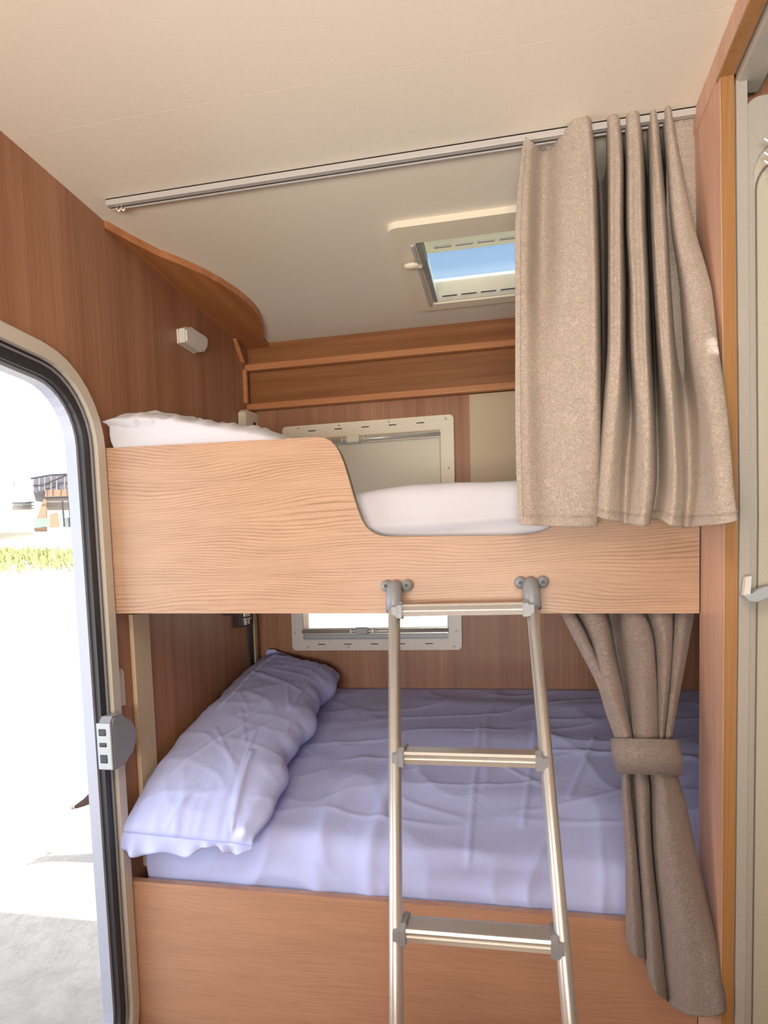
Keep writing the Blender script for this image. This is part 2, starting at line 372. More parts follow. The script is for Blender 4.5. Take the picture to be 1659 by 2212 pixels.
bm = bmesh.new()
for yy in (300, 330, 348): tube(bm, [onY(1651, yy, 1.262), onY(1700, yy+30, 1.262)], .0022, 8)
finish('bar', bm, 'alu', rb)
finish('mount', B((tuple(onY(1690, 300, 1.262)-Vector((.004, 0, .03))), tuple(onY(1700, 340, 1.29)))), 'alu', rb)

# ------------------------------------------------------------------ entrance doorway
dt = thing('entrance_door_frame', (XL, 1.06, .05), 'cream rounded entrance door frame with black seal on the left wall', 'door frame')
def ringx(off_o, off_i, x0, x1, mat, name, r=.13, lab=None):
    o = rrect(DY0-off_o, DY1+off_o, DZ0-off_o, DZ1+off_o, r+off_o); i = rrect(DY0-off_i, DY1+off_i, DZ0-off_i, DZ1+off_i, max(.02, r+off_i))
    return finish(name, ring(bmesh.new(), o, i, lambda y, z: (x0, y, z), lambda y, z: (x1, y, z)), mat, dt, label=lab)
ringx(.060, .030, XL-.002, XL+.016, 'frame', 'flange')
ringx(.066, .056, XL-.001, XL+.008, 'frame', 'flange_edge')
ringx(.030, -.004, XL-.03, XL+.003, 'rubber', 'seal')
ringx(.0215, .0185, XL-.03, XL+.008, 'greyp', 'seal_bead')
ringx(.003, -.012, XL-.040, XL-.012, 'aludoor', 'outer_frame')
# striker on the frame
sk = thing('door_striker', (XL+.02, 1.40, H-.44), 'grey door lock striker block on the entrance door frame', 'door lock')
p0, p1 = H-.305, H-.435
prof = [(1.352, p0-.012), (1.362, p0), (1.40, p0-.001)]
for k in range(9):
    a = radians(80-160*k/8); prof.append((1.405+.047*cos(a), (p0+p1)/2+.052*sin(a)))
prof += [(1.40, p1+.002), (1.358, p1), (1.352, p1+.004)]
finish('striker_body', prism(bmesh.new(), [(XL+.014, y, z) for y, z in prof], (.036, 0, 0), bev=.004), 'greyp', sk, smooth=False)
finish('striker_face', B(((XL+.012, 1.346, p1+.004), (XL+.049, 1.353, p0-.014)), bev=.002), 'greyl', sk)
for zc, hh in ((p0-.036, .009), (p0-.066, .006), (p0-.100, .011)):
    finish('slot', B(((XL+.017, 1.3445, zc-hh), (XL+.038, 1.349, zc+hh)), bev=.003), 'rubber', sk)
# torn strike trim beside it
bm = bmesh.new(); prism(bm, [(XL+.001, y, z) for y, z in ((1.448, H-.30), (1.478, H-.30), (1.478, H-.215), (1.470, H-.205), (1.464, H-.235), (1.458, H-.20), (1.448, H-.175))], (.006, 0, 0))
finish('cover_strip', bm, 'frame', dt)

# ------------------------------------------------------------------ battens, rails and fittings on the left wall
st = finish('wall_batten', B(((XL, 1.522, .50), (XL+.012, 1.602, H-.07)), bev=.002), 'cream2', label='cream flat batten upright on the wooden left wall below the upper bunk', cat='batten')
rl = thing('wall_channel', (XL, 2.33, .8), 'narrow cream channel with black slot upright in the lower bunk corner', 'channel')
finish('channel_body', B(((XL, 2.325, .86), (XL+.013, 2.352, H-.055)), bev=.001), 'cream2', rl)
finish('channel_slot', B(((XL, 2.285, .86), (XL+.008, 2.325, H-.055))), 'rubber', rl)
lt = thing('bunk_latch', (XL+.03, 2.2, H-.16), 'dark brown latch with metal clip under the upper bunk', 'latch')
finish('latch_block', B(((XL, 2.17, H-.155), (XL+.022, 2.27, H-.09)), ((XL, 2.09, H-.105), (XL+.025, 2.20, H-.075)), bev=.002), 'brown', lt)
finish('latch_plate', B(((XL+.022, 2.205, H-.118), (XL+.026, 2.262, H-.092)), bev=.001), 'alu', lt)
finish('latch_clip', B(((XL+.022, 2.205, H-.128), (XL+.027, 2.272, H-.123)), ((XL+.022, 2.212, H-.148), (XL+.027, 2.224, H-.128)), ((XL+.022, 2.24, H-.146), (XL+.027, 2.252, H-.128))), 'alu', lt)
# wall lamp
wl = thing('wall_lamp', (XL, 1.94, H+.76), 'small white wall light above the upper bunk pillow', 'lamp')
q = [onX(*p, XL+.004) for p in ((383, 710), (398, 708), (428, 727), (433, 735), (432, 753), (427, 761), (418, 762), (385, 741))]
bm = prism(bmesh.new(), q, (.028, 0, 0), bev=.005)
finish('lamp_shade', bm, 'whitep', wl)
q = [onX(*p, XL+.0002) for p in ((381, 711), (398, 706), (430, 726), (431, 755), (418, 764), (383, 742))]
finish('lamp_base', prism(bmesh.new(), q, (.005, 0, 0)), 'cream', wl)
sb = thing('switch_box', (XL, 2.35, H+.62), 'small cream switch box in the corner behind the upper pillow', 'switch')
q = [onX(*p, XL+.002) for p in ((513, 891), (517, 886), (546, 896), (551, 902), (553, 940), (514, 935))]
finish('box_body', prism(bmesh.new(), q, (.03, 0, 0), bev=.004), 'cream', sb)
finish('button', prism(bmesh.new(), [onX(*p, XL+.030) for p in ((546, 912), (551, 914), (551, 924), (546, 922))], (.004, 0, 0)), 'rubber', sb)

# ------------------------------------------------------------------ corner board under the ceiling and the back shelves
fp = [onZ(*p, ZC-.001) for p in ((222, 478), (280, 507), (342, 539), (390, 558), (433, 577), (475, 600), (509, 622), (530, 639), (547, 655), (558, 670), (565, 688), (568, 708), (566, 726))]
fp[0].x = XL+.004
pts = [Vector((XL, fp[0].y, ZC-.001))]+fp+[Vector((fp[-1].x, YB, ZC-.001)), Vector((XL, YB, ZC-.001))]
cb = thing('corner_shelf_board', (XL+.05, 2.1, ZC-.02), 'curved wooden corner board under the ceiling on the left wall', 'board')
finish('panel', prism(bmesh.new(), pts, (0, 0, -.016)), 'panel_y', cb)
bm = bmesh.new(); n = len(fp)
for i in range(n-1):
    a, b_ = fp[i], fp[i+1]; d = (b_-a).normalized(); nn = Vector((d.y, -d.x, 0))*.0025
    hexa(bm, [a+Vector((0, 0, -.018)), b_+Vector((0, 0, -.018)), b_+nn+Vector((0, 0, -.018)), a+nn+Vector((0, 0, -.018)), a, b_, b_+nn, a+nn])
finish('front_edge', bm, 'lip', cb)
bs = thing('back_shelf', (.1, 2.38, H+.66), 'long two-tier wooden shelf below the ceiling on the back wall', 'shelf')
YF = 2.365
s1, s2 = H+.812, H+.668
finish('lip', B(((XL+.002, YF, s1-.012), (1.25, YF+.018, s1+.010)), bev=.002), 'lip', bs)
finish('lip', B(((XL+.002, YF, s2-.012), (1.25, YF+.018, s2+.010)), bev=.002), 'lip', bs)
finish('shelf_board', B(((XL+.001, YF+.018, s1-.012), (1.25, YB, s1+.002))), 'panel_h', bs)
finish('shelf_board', B(((XL+.001, YF+.018, s2-.012), (1.25, YB, s2+.002))), 'panel_h', bs)
finish('back_panel', B(((XL+.001, YB-.004, s2), (1.25, YB, ZC-.001))), 'panel_h', bs)
finish('cleat', hexa(bmesh.new(), [(XL, 2.335, s1+.01), (XL+.014, 2.335, s1+.01), (XL+.014, 2.352, s1+.01), (XL, 2.352, s1+.01), (XL, 2.27, ZC-.02), (XL+.014, 2.27, ZC-.02), (XL+.014, 2.287, ZC-.02), (XL, 2.287, ZC-.02)]), 'lip', bs)
finish('cleat', B(((XL, 2.35, s2+.01), (XL+.014, 2.364, s1-.012))), 'lip', bs)
finish('cream_hatch', B(((-.146, YB-.008, 1.26), (.9, YB-.0005, s2-.014)), bev=.001), 'cream2', label='plain cream panel on the back wall right of the upper window', cat='panel')

# ------------------------------------------------------------------ back windows
def back_window(name, w, mb, gz0, gz1, slots_z, rod_z, label, blind):
    x0, x1, z0, z1 = w['x0'], w['x1'], w['z0'], w['z1']
    t = finish(name, ring(bmesh.new(), rrect(x0, x1, z0, z1, .016), rrect(x0+.045, x1-.048, z0+mb, z1-.05, .006), lambda x, z: (x, YB-.016, z), lambda x, z: (x, YB+.0, z)), 'cream' if blind else 'whitep', kind='structure')
    t['label'] = label
    ix0, ix1 = x0+.045, x1-.048
    bm = bmesh.new(); ring(bm, rrect(ix0, ix1, z0+mb, z1-.05, .006), rrect(ix0+.004, ix1-.004, z0+mb+.004, z1-.054, .004), lambda x, z: (x, YB-.0175, z), lambda x, z: (x, YB-.012, z))
    finish('inner_bead', bm, 'cream2' if blind else 'greyl', t)
    L = ix1-ix0
    for k in range(5):
        xc = ix0+L*(.13+.185*k)
        finish('vent_slot', B(((xc-.014, YB-.0168, slots_z-.0018), (xc+.014, YB-.0155, slots_z+.0018))), 'rubber', t)
    for xs, zs in ((ix0+.02, slots_z+(.012 if blind else -.011)), (ix0+L*.32, slots_z+(.012 if blind else -.011)), (ix0+L*.66, slots_z+(.012 if blind else -.011)), (ix1+.02, slots_z+(.008 if blind else -.011)), (x1-.02, z0+.16 if blind else z0+.07), (x0+.012, z0+.16 if blind else z0+.07)):
        finish('screw_cap', disc(bmesh.new(), (xs, YB-.0195, zs), (0, 1, 0), .0042, .004, 12), 'cream2' if blind else 'greyl', t)
    rod = finish('blind_rod', tube(bmesh.new(), [(ix0, YB-.022, rod_z), (ix1, YB-.022, rod_z)], .0075, 12), 'rod', t, smooth=True)
    xm = ix0+L*.42
    finish('blind_bar', B(((ix0, YB-.018, rod_z-.013), (ix1, YB-.012, rod_z+.012)), bev=.002), 'rod', t)
    finish('catch', B(((xm-.025, YB-.040, rod_z-.013), (xm+.025, YB-.022, rod_z+.015)), bev=.005), 'greyl' if not blind else 'cream', t)
    finish('catch_arm', B(((xm-.046, YB-.032, rod_z-.010), (xm-.039, YB-.018, rod_z+.010)), ((xm+.039, YB-.032, rod_z-.010), (xm+.046, YB-.018, rod_z+.010)), ((xm-.046, YB-.031, rod_z-.002), (xm+.046, YB-.026, rod_z+.003)), bev=.001), 'rod', t)
    return t
wu = back_window('window_1', W2, .05, 0, 0, W2['z1']-.022, W2['z1']-.066, 'closed cream window behind the upper bunk', True)
finish('blind', B(((W2['x0']+.044, YB-.008, W2['z0']+.05), (W2['x1']-.048, YB-.003, W2['z1']-.05))), 'blind', wu, label='pale drawn roller blind')
wd = back_window('window_2', W1, .041, 0, 0, W1['z0']+.024, W1['z0']+.074, 'white framed window above the lower bunk', False)
finish('sill_bar', B(((W1['x0']+.045, YB-.010, W1['z0']+.041), (W1['x1']-.05, YB+.0, W1['z0']+.06)), ((W1['x0']+.046, YB+.0, W1['z0']+.05), (W1['x1']-.051, YB+.05, W1['z0']+.075))), 'greyl', wd)
finish('pane', B(((W1['x0']+.045, YB+.03, W1['z0']+.06), (W1['x1']-.05, YB+.034, W1['z1']-.05))), 'clear', wd)

# ------------------------------------------------------------------ rooflight
rf = S('window_3', ring(bmesh.new(), rrect(-.31, .425, 1.70, 2.225, .03), rrect(SK['x0'], SK['x1'], SK['y0'], SK['y1'], .006), lambda x, y: (x, y, ZC-.016), lambda x, y: (x, y, ZC+.001)), 'cream')
rf['label'] = 'cream framed rooflight with blue sky behind the curtain'
bm = bmesh.new(); ring(bm, rrect(SK['x0'], SK['x1'], SK['y0'], SK['y1'], .006), rrect(SK['x0']+.006, SK['x1']-.006, SK['y0']+.006, SK['y1']-.006, .006), lambda x, y: (x, y, ZC-.01), lambda x, y: (x, y, ZC+.05))
finish('shaft', bm, 'milky', rf)
finish('pane', B(((SK['x0']-.02, SK['y0']-.02, ZC+.07), (SK['x1']+.02, SK['y1']+.02, ZC+.074))), 'sky_glass', rf)
finish('blind_bar', B(((SK['x0']+.004, SK['y0'], ZC-.012), (SK['x0']+.016, SK['y1']-.004, ZC-.002)), bev=.001), 'greyp', rf)
finish('blind_guide', B(((SK['x0']-.014, SK['y0']+.005, ZC-.022), (SK['x0']-.004, SK['y1']+.004, ZC-.014)), bev=.002), 'rail', rf)
for k in range(9):
    x = SK['x0']+.03+k*.062
    finish('vent_slot', B(((x, SK['y1']-.0075, ZC+.002), (x+.048, SK['y1']-.0055, ZC+.005))), 'rubber', rf)
for k in range(9):
    x = SK['x0']+.03+k*.062
    finish('lid_rib', B(((x, 1.955, ZC+.050), (x+.05, 1.965, ZC+.056)), bev=.002), 'whitep', rf)
finish('blind_cassette', B(((SK['x0'], SK['y0']-.02, ZC+.056), (SK['x1'], 2.0, ZC+.068)), bev=.002), 'milky', rf)
kc = onZ(889, 574, ZC-.03)
kn = ball(bmesh.new(), kc, .022, 1, .55, .35); tube(kn, [kc, (kc.x+.028, kc.y+.012, kc.z)], .006, 8)
finish('crank_knob', kn, 'cream', rf, smooth=True)

# ------------------------------------------------------------------ curtain track
ct = thing('curtain_track', (-.3, 1.46, ZC), 'slim grey curtain track across the ceiling above the upper bunk', 'curtain track')
finish('track', B(((-.925, 1.440, ZC-.015), (jx(2.1), 1.452, ZC)), ((-.925, 1.460, ZC-.015), (jx(2.1), 1.464, ZC)), ((-.925, 1.44, ZC-.004), (jx(2.1), 1.464, ZC)), bev=.001), 'rail', ct)
finish('track_slot', B(((-.925, 1.452, ZC-.012), (jx(2.1), 1.460, ZC-.004))), 'dark', ct)
for xx in (-.905, -.893):
    finish('glider', tube(bmesh.new(), [(xx, 1.456, ZC-.012), (xx+.002, 1.452, ZC-.022), (xx+.007, 1.45, ZC-.026), (xx+.010, 1.453, ZC-.02)], .0022, 8), 'cream', ct, smooth=True)

# ------------------------------------------------------------------ bunk boards
ub = [onY(*p, 1.45) for p in ((207, 969.4), (440, 957), (686, 944), (700, 946), (714, 953), (724, 963), (733, 978), (742, 1000), (752, 1032), (764, 1075), (773, 1103), (781, 1123), (791, 1139), (804, 1150), (820, 1157), (840, 1159.5),
      (1100, 1157), (1140, 1155), (1165, 1151), (1185, 1142), (1200, 1129), (1212, 1112), (1222, 1085), (1240, 1030), (1300, 1010), (1400, 1010), (1512, 1010), (1512, 1325), (242, 1325))]
for p in ub: p.x = max(XL+.001, min(.381, p.x))
ub[-1].x = XL+.001
t = thing('upper_bunk_board', (-.3, 1.46, 1.17), 'wide wooden guard board with a scooped top on the upper bunk', 'board')
finish('board_panel', prism(bmesh.new(), ub, (0, .018, 0)), 'board', t)
bm = bmesh.new(); e = ub[2:26]
for a, b_ in zip(e, e[1:]):
    d = (b_-a).normalized(); nn = Vector((-d.z, 0, d.x))*.0016
    hexa(bm, [a+Vector((0, -.0006, 0)), b_+Vector((0, -.0006, 0)), b_+Vector((0, .0186, 0)), a+Vector((0, .0186, 0)), a+nn+Vector((0, -.0006, 0)), b_+nn+Vector((0, -.0006, 0)), b_+nn+Vector((0, .0186, 0)), a+nn+Vector((0, .0186, 0))])
finish('edge_band', bm, 'edge', t, label='darker olive edge band')
finish('bed_base', B(((XL+.001, 1.468, H-.045), (1.2, YB-.035, H-.015))), 'panel_h', t)
lb = [onY(*p, 1.45) for p in ((285, 1903), (1350, 1990))]
sl = (lb[1].z-lb[0].z)/(lb[1].x-lb[0].x); zl = lambda x: lb[0].z+sl*(x-lb[0].x)
t = thing('lower_bunk_board', (-.3, 1.46, 0), 'low wooden front board below the lower bunk mattress', 'board')
finish('board_panel', hexa(bmesh.new(), [(XL+.001, 1.45, .0), (.39, 1.45, .0), (.39, 1.472, 0), (XL+.001, 1.472, 0), (XL+.001, 1.45, zl(XL)), (.39, 1.45, zl(.39)), (.39, 1.472, zl(.39)), (XL+.001, 1.472, zl(XL))]), 'board_low', t)
finish('bed_base', B(((XL+.001, 1.472, H-.84), (1.2, YB-.004, H-.812))), 'panel_h', t)

# ------------------------------------------------------------------ bedding
def wr(p, s=1.0, seed=0):
    q = Vector(p)*s+Vector((seed*7.3, seed*3.1, seed))
    a = noise.noise(q*2.2+Vector((0, 0, noise.noise(q*1.3)*1.5)))
    b = 1-abs(noise.noise(Vector((q.x*5, q.y*2.5, q.z*5))+Vector((9, 0, 0))))*2.2
    c = 1-abs(noise.noise(Vector((q.x*3, q.y*9, q.z*6))+Vector((0, 4, 0))))*2.4
    return a*.6+max(0, b)**4*.35+max(0, c)**4*.3
def crease(x, y, x0, y0, x1, y1, wdt):
    """a pressed fold line: signed ridge near the segment"""
    dx, dy = x1-x0, y1-y0; L = dx*dx+dy*dy; tt = max(0, min(1, ((x-x0)*dx+(y-y0)*dy)/L))
    d = math.hypot(x-x0-tt*dx, y-y0-tt*dy); return math.exp(-(d/wdt)**2)
def mattress(name, x0, x1, y0, y1, zb, ztop, amp, mat, label, nx=150, ny=100, r=.05, creases=()):
    bm = bmesh.new(); rows = []
    # cross-section in (Y,Z): up the front face, over the rounded edge, back across the top
    for i in range(nx+1):
        x = x0+(x1-x0)*i/nx; col = []
        ztf = ztop(x, y0+.0)
        pf = [(y0+.012, zb), (y0+.002, zb+(ztf-r-zb)*.3), (y0-.004, zb+(ztf-r-zb)*.65), (y0, ztf-r)]
        pf = [(pf[int(k)][0]*(1-k%1)+pf[min(3, int(k)+1)][0]*(k%1), pf[int(k)][1]*(1-k%1)+pf[min(3, int(k)+1)][1]*(k%1)) for k in [j*3/14 for j in range(15)]]
        pf += [(y0+r*(1-cos(a)), ztf-r+r*sin(a)) for a in [pi/2*k/8 for k in range(1, 9)]]
        top = [(y0+r+(y1-y0-r)*(k/ny), None) for k in range(1, ny+1)]
        for j, (y, z) in enumerate(pf+top):
            front = j < 15
            if z is None: z = ztop(x, y)
            elif j >= 15: z += ztop(x, y)-ztf
            p = Vector((x, y, z)); d = wr(p, 1.0, 1)*amp
            for c in creases: d += c[5]*crease(x, y+ (0 if not front else 0), c[0], c[1], c[2], c[3], c[4])
            if front and name == 'upper_mattress': d += .010*math.exp(-((z-(H+.135+.012*sin(x*5)))/.010)**2)-.008*math.exp(-((z-(H+.115+.012*sin(x*5)))/.012)**2)
            if j <= 1: d *= .2
            if front: p.y -= d*1.3
            elif j < 23: p.y -= d*.7; p.z += d*.7
            else: p.z += d*min(1, (y1-y)/.03)
            col.append(bm.verts.new(p))
        rows.append(col)
    for a, b_ in zip(rows, rows[1:]):
        for k in range(len(a)-1): bm.faces.new((a[k], a[k+1], b_[k+1], b_[k]))
    # close the far side and bottom
    A = [bm.verts.new((rows[0][-1].co.x, y1, zb)), bm.verts.new((rows[-1][-1].co.x, y1, zb))]
    bm.faces.new([r_[-1] for r_ in rows]+[A[1], A[0]]); bm.faces.new([r_[0] for r_ in rows][::-1]+[A[0], A[1]])
    bm.faces.new(rows[0]+[A[0]]); bm.faces.new(rows[-1][::-1]+[A[1]])
    return finish(name, bm, mat, smooth=True, label=label, cat='mattress')
lowtop = lambda x, y: H-.612+.215*(y-1.5)+.01*max(0, (y-1.9)/.5)-.062*max(0, min(1, (x+.8)/.8))*max(0, (2.0-y)/.5)**1.5
CR_ = [(-.11, 1.5, -.11, 2.1, .006, .004), (-.13, 1.95, .1, 1.75, .006, .003), (.08, 2.2, .02, 1.62, .006, .004), (-.35, 1.5, -.33, 1.9, .02, .008), (-.48, 1.5, -.44, 1.85, .03, .008), (.14, 1.72, .24, 2.02, .007, .004), (-.3, 2.28, .5, 2.25, .04, .006), (-.5, 2.05, .5, 2.0, .05, .006), (-.5, 1.75, .5, 1.7, .06, .008), (.1, 1.95, .5, 1.93, .008, .004)]
mattress('lower_mattress', XL+.035, 1.1, 1.49, YB-.003, H-.81, lowtop, .013, 'sheet_low', 'lower bunk mattress under a white fitted sheet', r=.04, nx=300, ny=170, creases=CR_)
uptop = lambda x, y: H+.200+.020*min(1, max(0, (x+.45)/.22))
UC = [(-.9, 1.5, .4, 1.5, .02, .0)]
mattress('upper_mattress', XL+.02, 1.1, 1.50, YB-.04, H-.014, uptop, .012, 'sheet', 'upper bunk mattress under a white sheet, seen through the board scoop', ny=50, r=.035)

def pillow(name, P, hf, mat, label, seed=0, n=70, amp=.012, flange=.03, eu=3.2, ev=4.5, creases=(), clampf=None, ga=1):
    """P(u,v) -> centre sheet point, u,v in [-1,1]; thickness hf(u,v); a loose hem runs round the rim"""
    bm = bmesh.new(); m = n
    def nrm(u, v):
        e = .02; a = P(min(1, u+e), v)-P(max(-1, u-e), v); b = P(u, min(1, v+e))-P(u, max(-1, v-e)); return a.cross(b).normalized()
    def prof(u, v): return max(0, (1-abs(u)**eu))**.5*max(0, (1-abs(v)**ev))**.5
    F = 1.06
    for side in (1, -1):
        g = []
        for i in range(m+1):
            row = []; u = -1+2*i/m; u = math.copysign(1-(1-abs(u))**1.35, u)
            for j in range(m+1):
                v = -1+2*j/m; v = math.copysign(1-(1-abs(v))**1.35, v)
                c = P(u, v); N_ = nrm(u, v); t_ = prof(u, v)
                wv = wr(c+Vector((0, 0, side*.3)), 1.5, seed)*amp
                edge = max(abs(u), abs(v))
                gather = ga*(.0035*noise.noise(Vector((v*14, seed, 1)))*max(0, abs(u)-.6)/.4+.006*noise.noise(Vector((u*7, seed, 2+v)))*max(0, abs(v)-.55)/.45)
                if side > 0: gather += sum(cc[5]*crease(u*.2, v*.5, cc[0]*.2, cc[1]*.5, cc[2]*.2, cc[3]*.5, cc[4]) for cc in creases)
                row.append(bm.verts.new(c+N_*side*(hf(u, v)*t_+.001)+N_*((wv*side*.9)*min(1, t_*2)+gather)))
            g.append(row)
        for a, b_ in zip(g, g[1:]):
            for k in range(m): bm.faces.new((a[k], a[k+1], b_[k+1], b_[k]) if side > 0 else (a[k+1], a[k], b_[k], b_[k+1]))
        if side > 0: top = g
        else:
            rim = lambda q: [q[0][j] for j in range(m+1)]+[q[i][m] for i in range(1, m+1)]+[q[m][j] for j in range(m-1, -1, -1)]+[q[i][0] for i in range(m-1, 0, -1)]
            A, Bq = rim(top), rim(g)
            for k in range(len(A)): bm.faces.new((A[k], A[(k+1) % len(A)], Bq[(k+1) % len(A)], Bq[k]))
    if clampf:
        for v_ in bm.verts: clampf(v_.co)
    return finish(name, bm, mat, smooth=True, label=label, cat='pillow')
def bil(c00, c10, c01, c11):
    c00, c10, c01, c11 = map(Vector, (c00, c10, c01, c11))
    def f(u, v):
        a, b_ = (u+1)/2, (v+1)/2; return c00*(1-a)*(1-b_)+c10*a*(1-b_)+c01*(1-a)*b_+c11*a*b_
    return f
# lower pillow: u across (wall -> bed), v along (near -> far)
_b = bil((-.965, 1.40, H-.550), (-.605, 1.405, H-.595), (-.955, 2.375, H-.292), (-.650, 2.37, H-.352))
def PL(u, v):
    p = _b(u, v); p.z += .012*sin(pi*(v+1)/2)
    if v < -.55: p.z -= ((-.55-v)/.45)**1.7*.05*(1-.25*u); p.y += ((-.55-v)/.45)**2*.02
    p.x += (.014*sin(v*9+1)+.006*sin(v*21))*(1 if u > 0 else .3)*max(0, abs(u)-.5)*2
    return p
PC = [(-.62, -.1, -.55, .98, .006, .005), (.62, .05, .66, .98, .006, .004), (-.62, .42, .62, .28, .007, .005), (.3, .3, .62, .02, .008, .004), (-.35, -.35, .1, -.55, .006, .004), (-.2, -.1, .25, -.42, .006, .003),
      (-.55, -.72, .0, -.3, .005, .003), (-.5, -.4, .35, -.62, .005, .003), (.62, -.95, .45, -.5, .008, .006), (-.35, -.97, -.1, -.78, .008, .004), (.3, -.3, .55, -.9, .006, .003), (0, -.3, .12, .2, .005, .003), (-.5, .1, .0, -.12, .005, .003), (-.1, .6, .4, .85, .005, .003)]
pl = pillow('lower_pillow', PL, lambda u, v: .066+.012*v, 'sheet_low', 'long white pillow against the left wall on the lower bunk', 3, amp=.012, n=140, creases=PC, clampf=lambda c: setattr(c, 'x', max(c.x, XL+.004)))
def skirt(name, f, L, mat, parent, ns=120, nt=8):
    bm = bmesh.new(); g = []
    for i in range(ns+1): g.append([bm.verts.new(f(i/ns, j/nt)) for j in range(nt+1)])
    for a, b_ in zip(g, g[1:]):
        for k in range(nt): bm.faces.new((a[k], a[k+1], b_[k+1], b_[k]))
    o = finish(name, bm, mat, parent, smooth=True)
    s = o.modifiers.new('solid', 'SOLIDIFY'); s.thickness = .0015; return o
def hem_near(s, t_):
    u = -1+2*s; p = PL(u, -1); L = .030+.018*sin(s*5+.6)+.010*sin(s*17)
    return p+Vector((0, -.012*sin(t_*pi/2)+.007*t_*sin(s*38+2*sin(s*9)), -L*t_+.02*t_*t_*0))
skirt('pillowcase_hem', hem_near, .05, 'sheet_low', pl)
def hem_far(s, t_):
    u = -1+2*s; p = PL(u, 1); L = .05+.012*sin(s*11)
    return p+Vector((.01*sin(s*30)*t_, -.002-.01*t_, 0))+Vector((.35*L*t_, 0, .75*L*t_*(1-.9*s)))
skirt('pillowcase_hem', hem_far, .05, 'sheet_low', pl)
# upper pillow
_c = bil((-.972, 1.472, H+.355), (-.515, 1.49, H+.265), (-.965, 2.1, H+.345), (-.54, 2.1, H+.265))
def behind_board(c):      # the pillow is pressed against the inside of the guard board and the wall
    if c.z < H+.40: c.y = max(c.y, 1.473)
    c.x = max(c.x, XL+.004)
def PU(u, v):
    p = _c(u, v)
    if v < -.6: p.z += .045*((-.6-v)/.4)**1.5; p.y -= .03*((-.6-v)/.4)**2
    return p
UPC = [(-.9, -.95, -.3, -.75, .008, .006), (-.7, -.98, -.5, -.5, .009, .006), (-.3, -.98, -.35, -.55, .010, .006), (0, -.95, -.1, -.5, .010, .006), (.3, -.95, .1, -.6, .012, .006), (-.9, -.6, -.2, -.35, .012, .006), (.5, -.9, .4, -.4, .012, .006)]
pillow('upper_pillow', PU, lambda u, v: .112-.035*max(0, (-.5-v)/.5), 'sheet', 'white pillow on the upper bunk behind the guard board', 5, amp=.011, eu=6, ev=9, n=110, creases=UPC, clampf=behind_board, ga=.4)

# ------------------------------------------------------------------ curtains
def catmull(P, t):
    n = len(P)-1; x = t*n; i = min(n-1, int(x)); f = x-i
    p0, p1, p2, p3 = P[max(0, i-1)], P[i], P[i+1], P[min(n, i+2)]
    return tuple(.5*((2*b)+(-a+c)*f+(2*a-5*b+4*c-d)*f*f+(-a+3*b-3*c+d)*f**3) for a, b, c, d in zip(p0, p1, p2, p3))
def drape(knots, levels, nu, nv, depth, gap=1):
    """knots: per fold line a list of (x, y, d) at each level; returns grid of points"""
    cols = []
    K = []
    for k in knots: K.append([catmull([(a, b_, c if c > 0 or b_ > 1000 else c*(gap if 300 < b_ < 800 else min(gap, 1.7))) for a, b_, c in k], j/nv) for j in range(nv+1)])
    g = []
    for i in range(nu+1):
        col = []
        for j in range(nv+1):
            P = [q[j] for q in K]; x, y, d = catmull(P, i/nu)
            Y = depth(x, y)-d
            p = onY(x, y, Y); n_ = noise.noise(Vector((p.x*9, p.z*3, 2.0)))*.0035+noise.noise(Vector((p.x*30, p.z*14, 5)))*.0012
            col.append(p+Vector((0, n_, 0)))
        g.append(col)
    return g
def cloth_obj(name, g, mat, parent, thick=.004):
    bm = bmesh.new(); V = [[bm.verts.new(p) for p in c] for c in g]
    for a, b_ in zip(V, V[1:]):
        for k in range(len(a)-1): bm.faces.new((a[k], a[k+1], b_[k+1], b_[k]))
    o = finish(name, bm, mat, parent, smooth=True)
    s = o.modifiers.new('solid', 'SOLIDIFY'); s.thickness = thick; s.offset = 1; return o
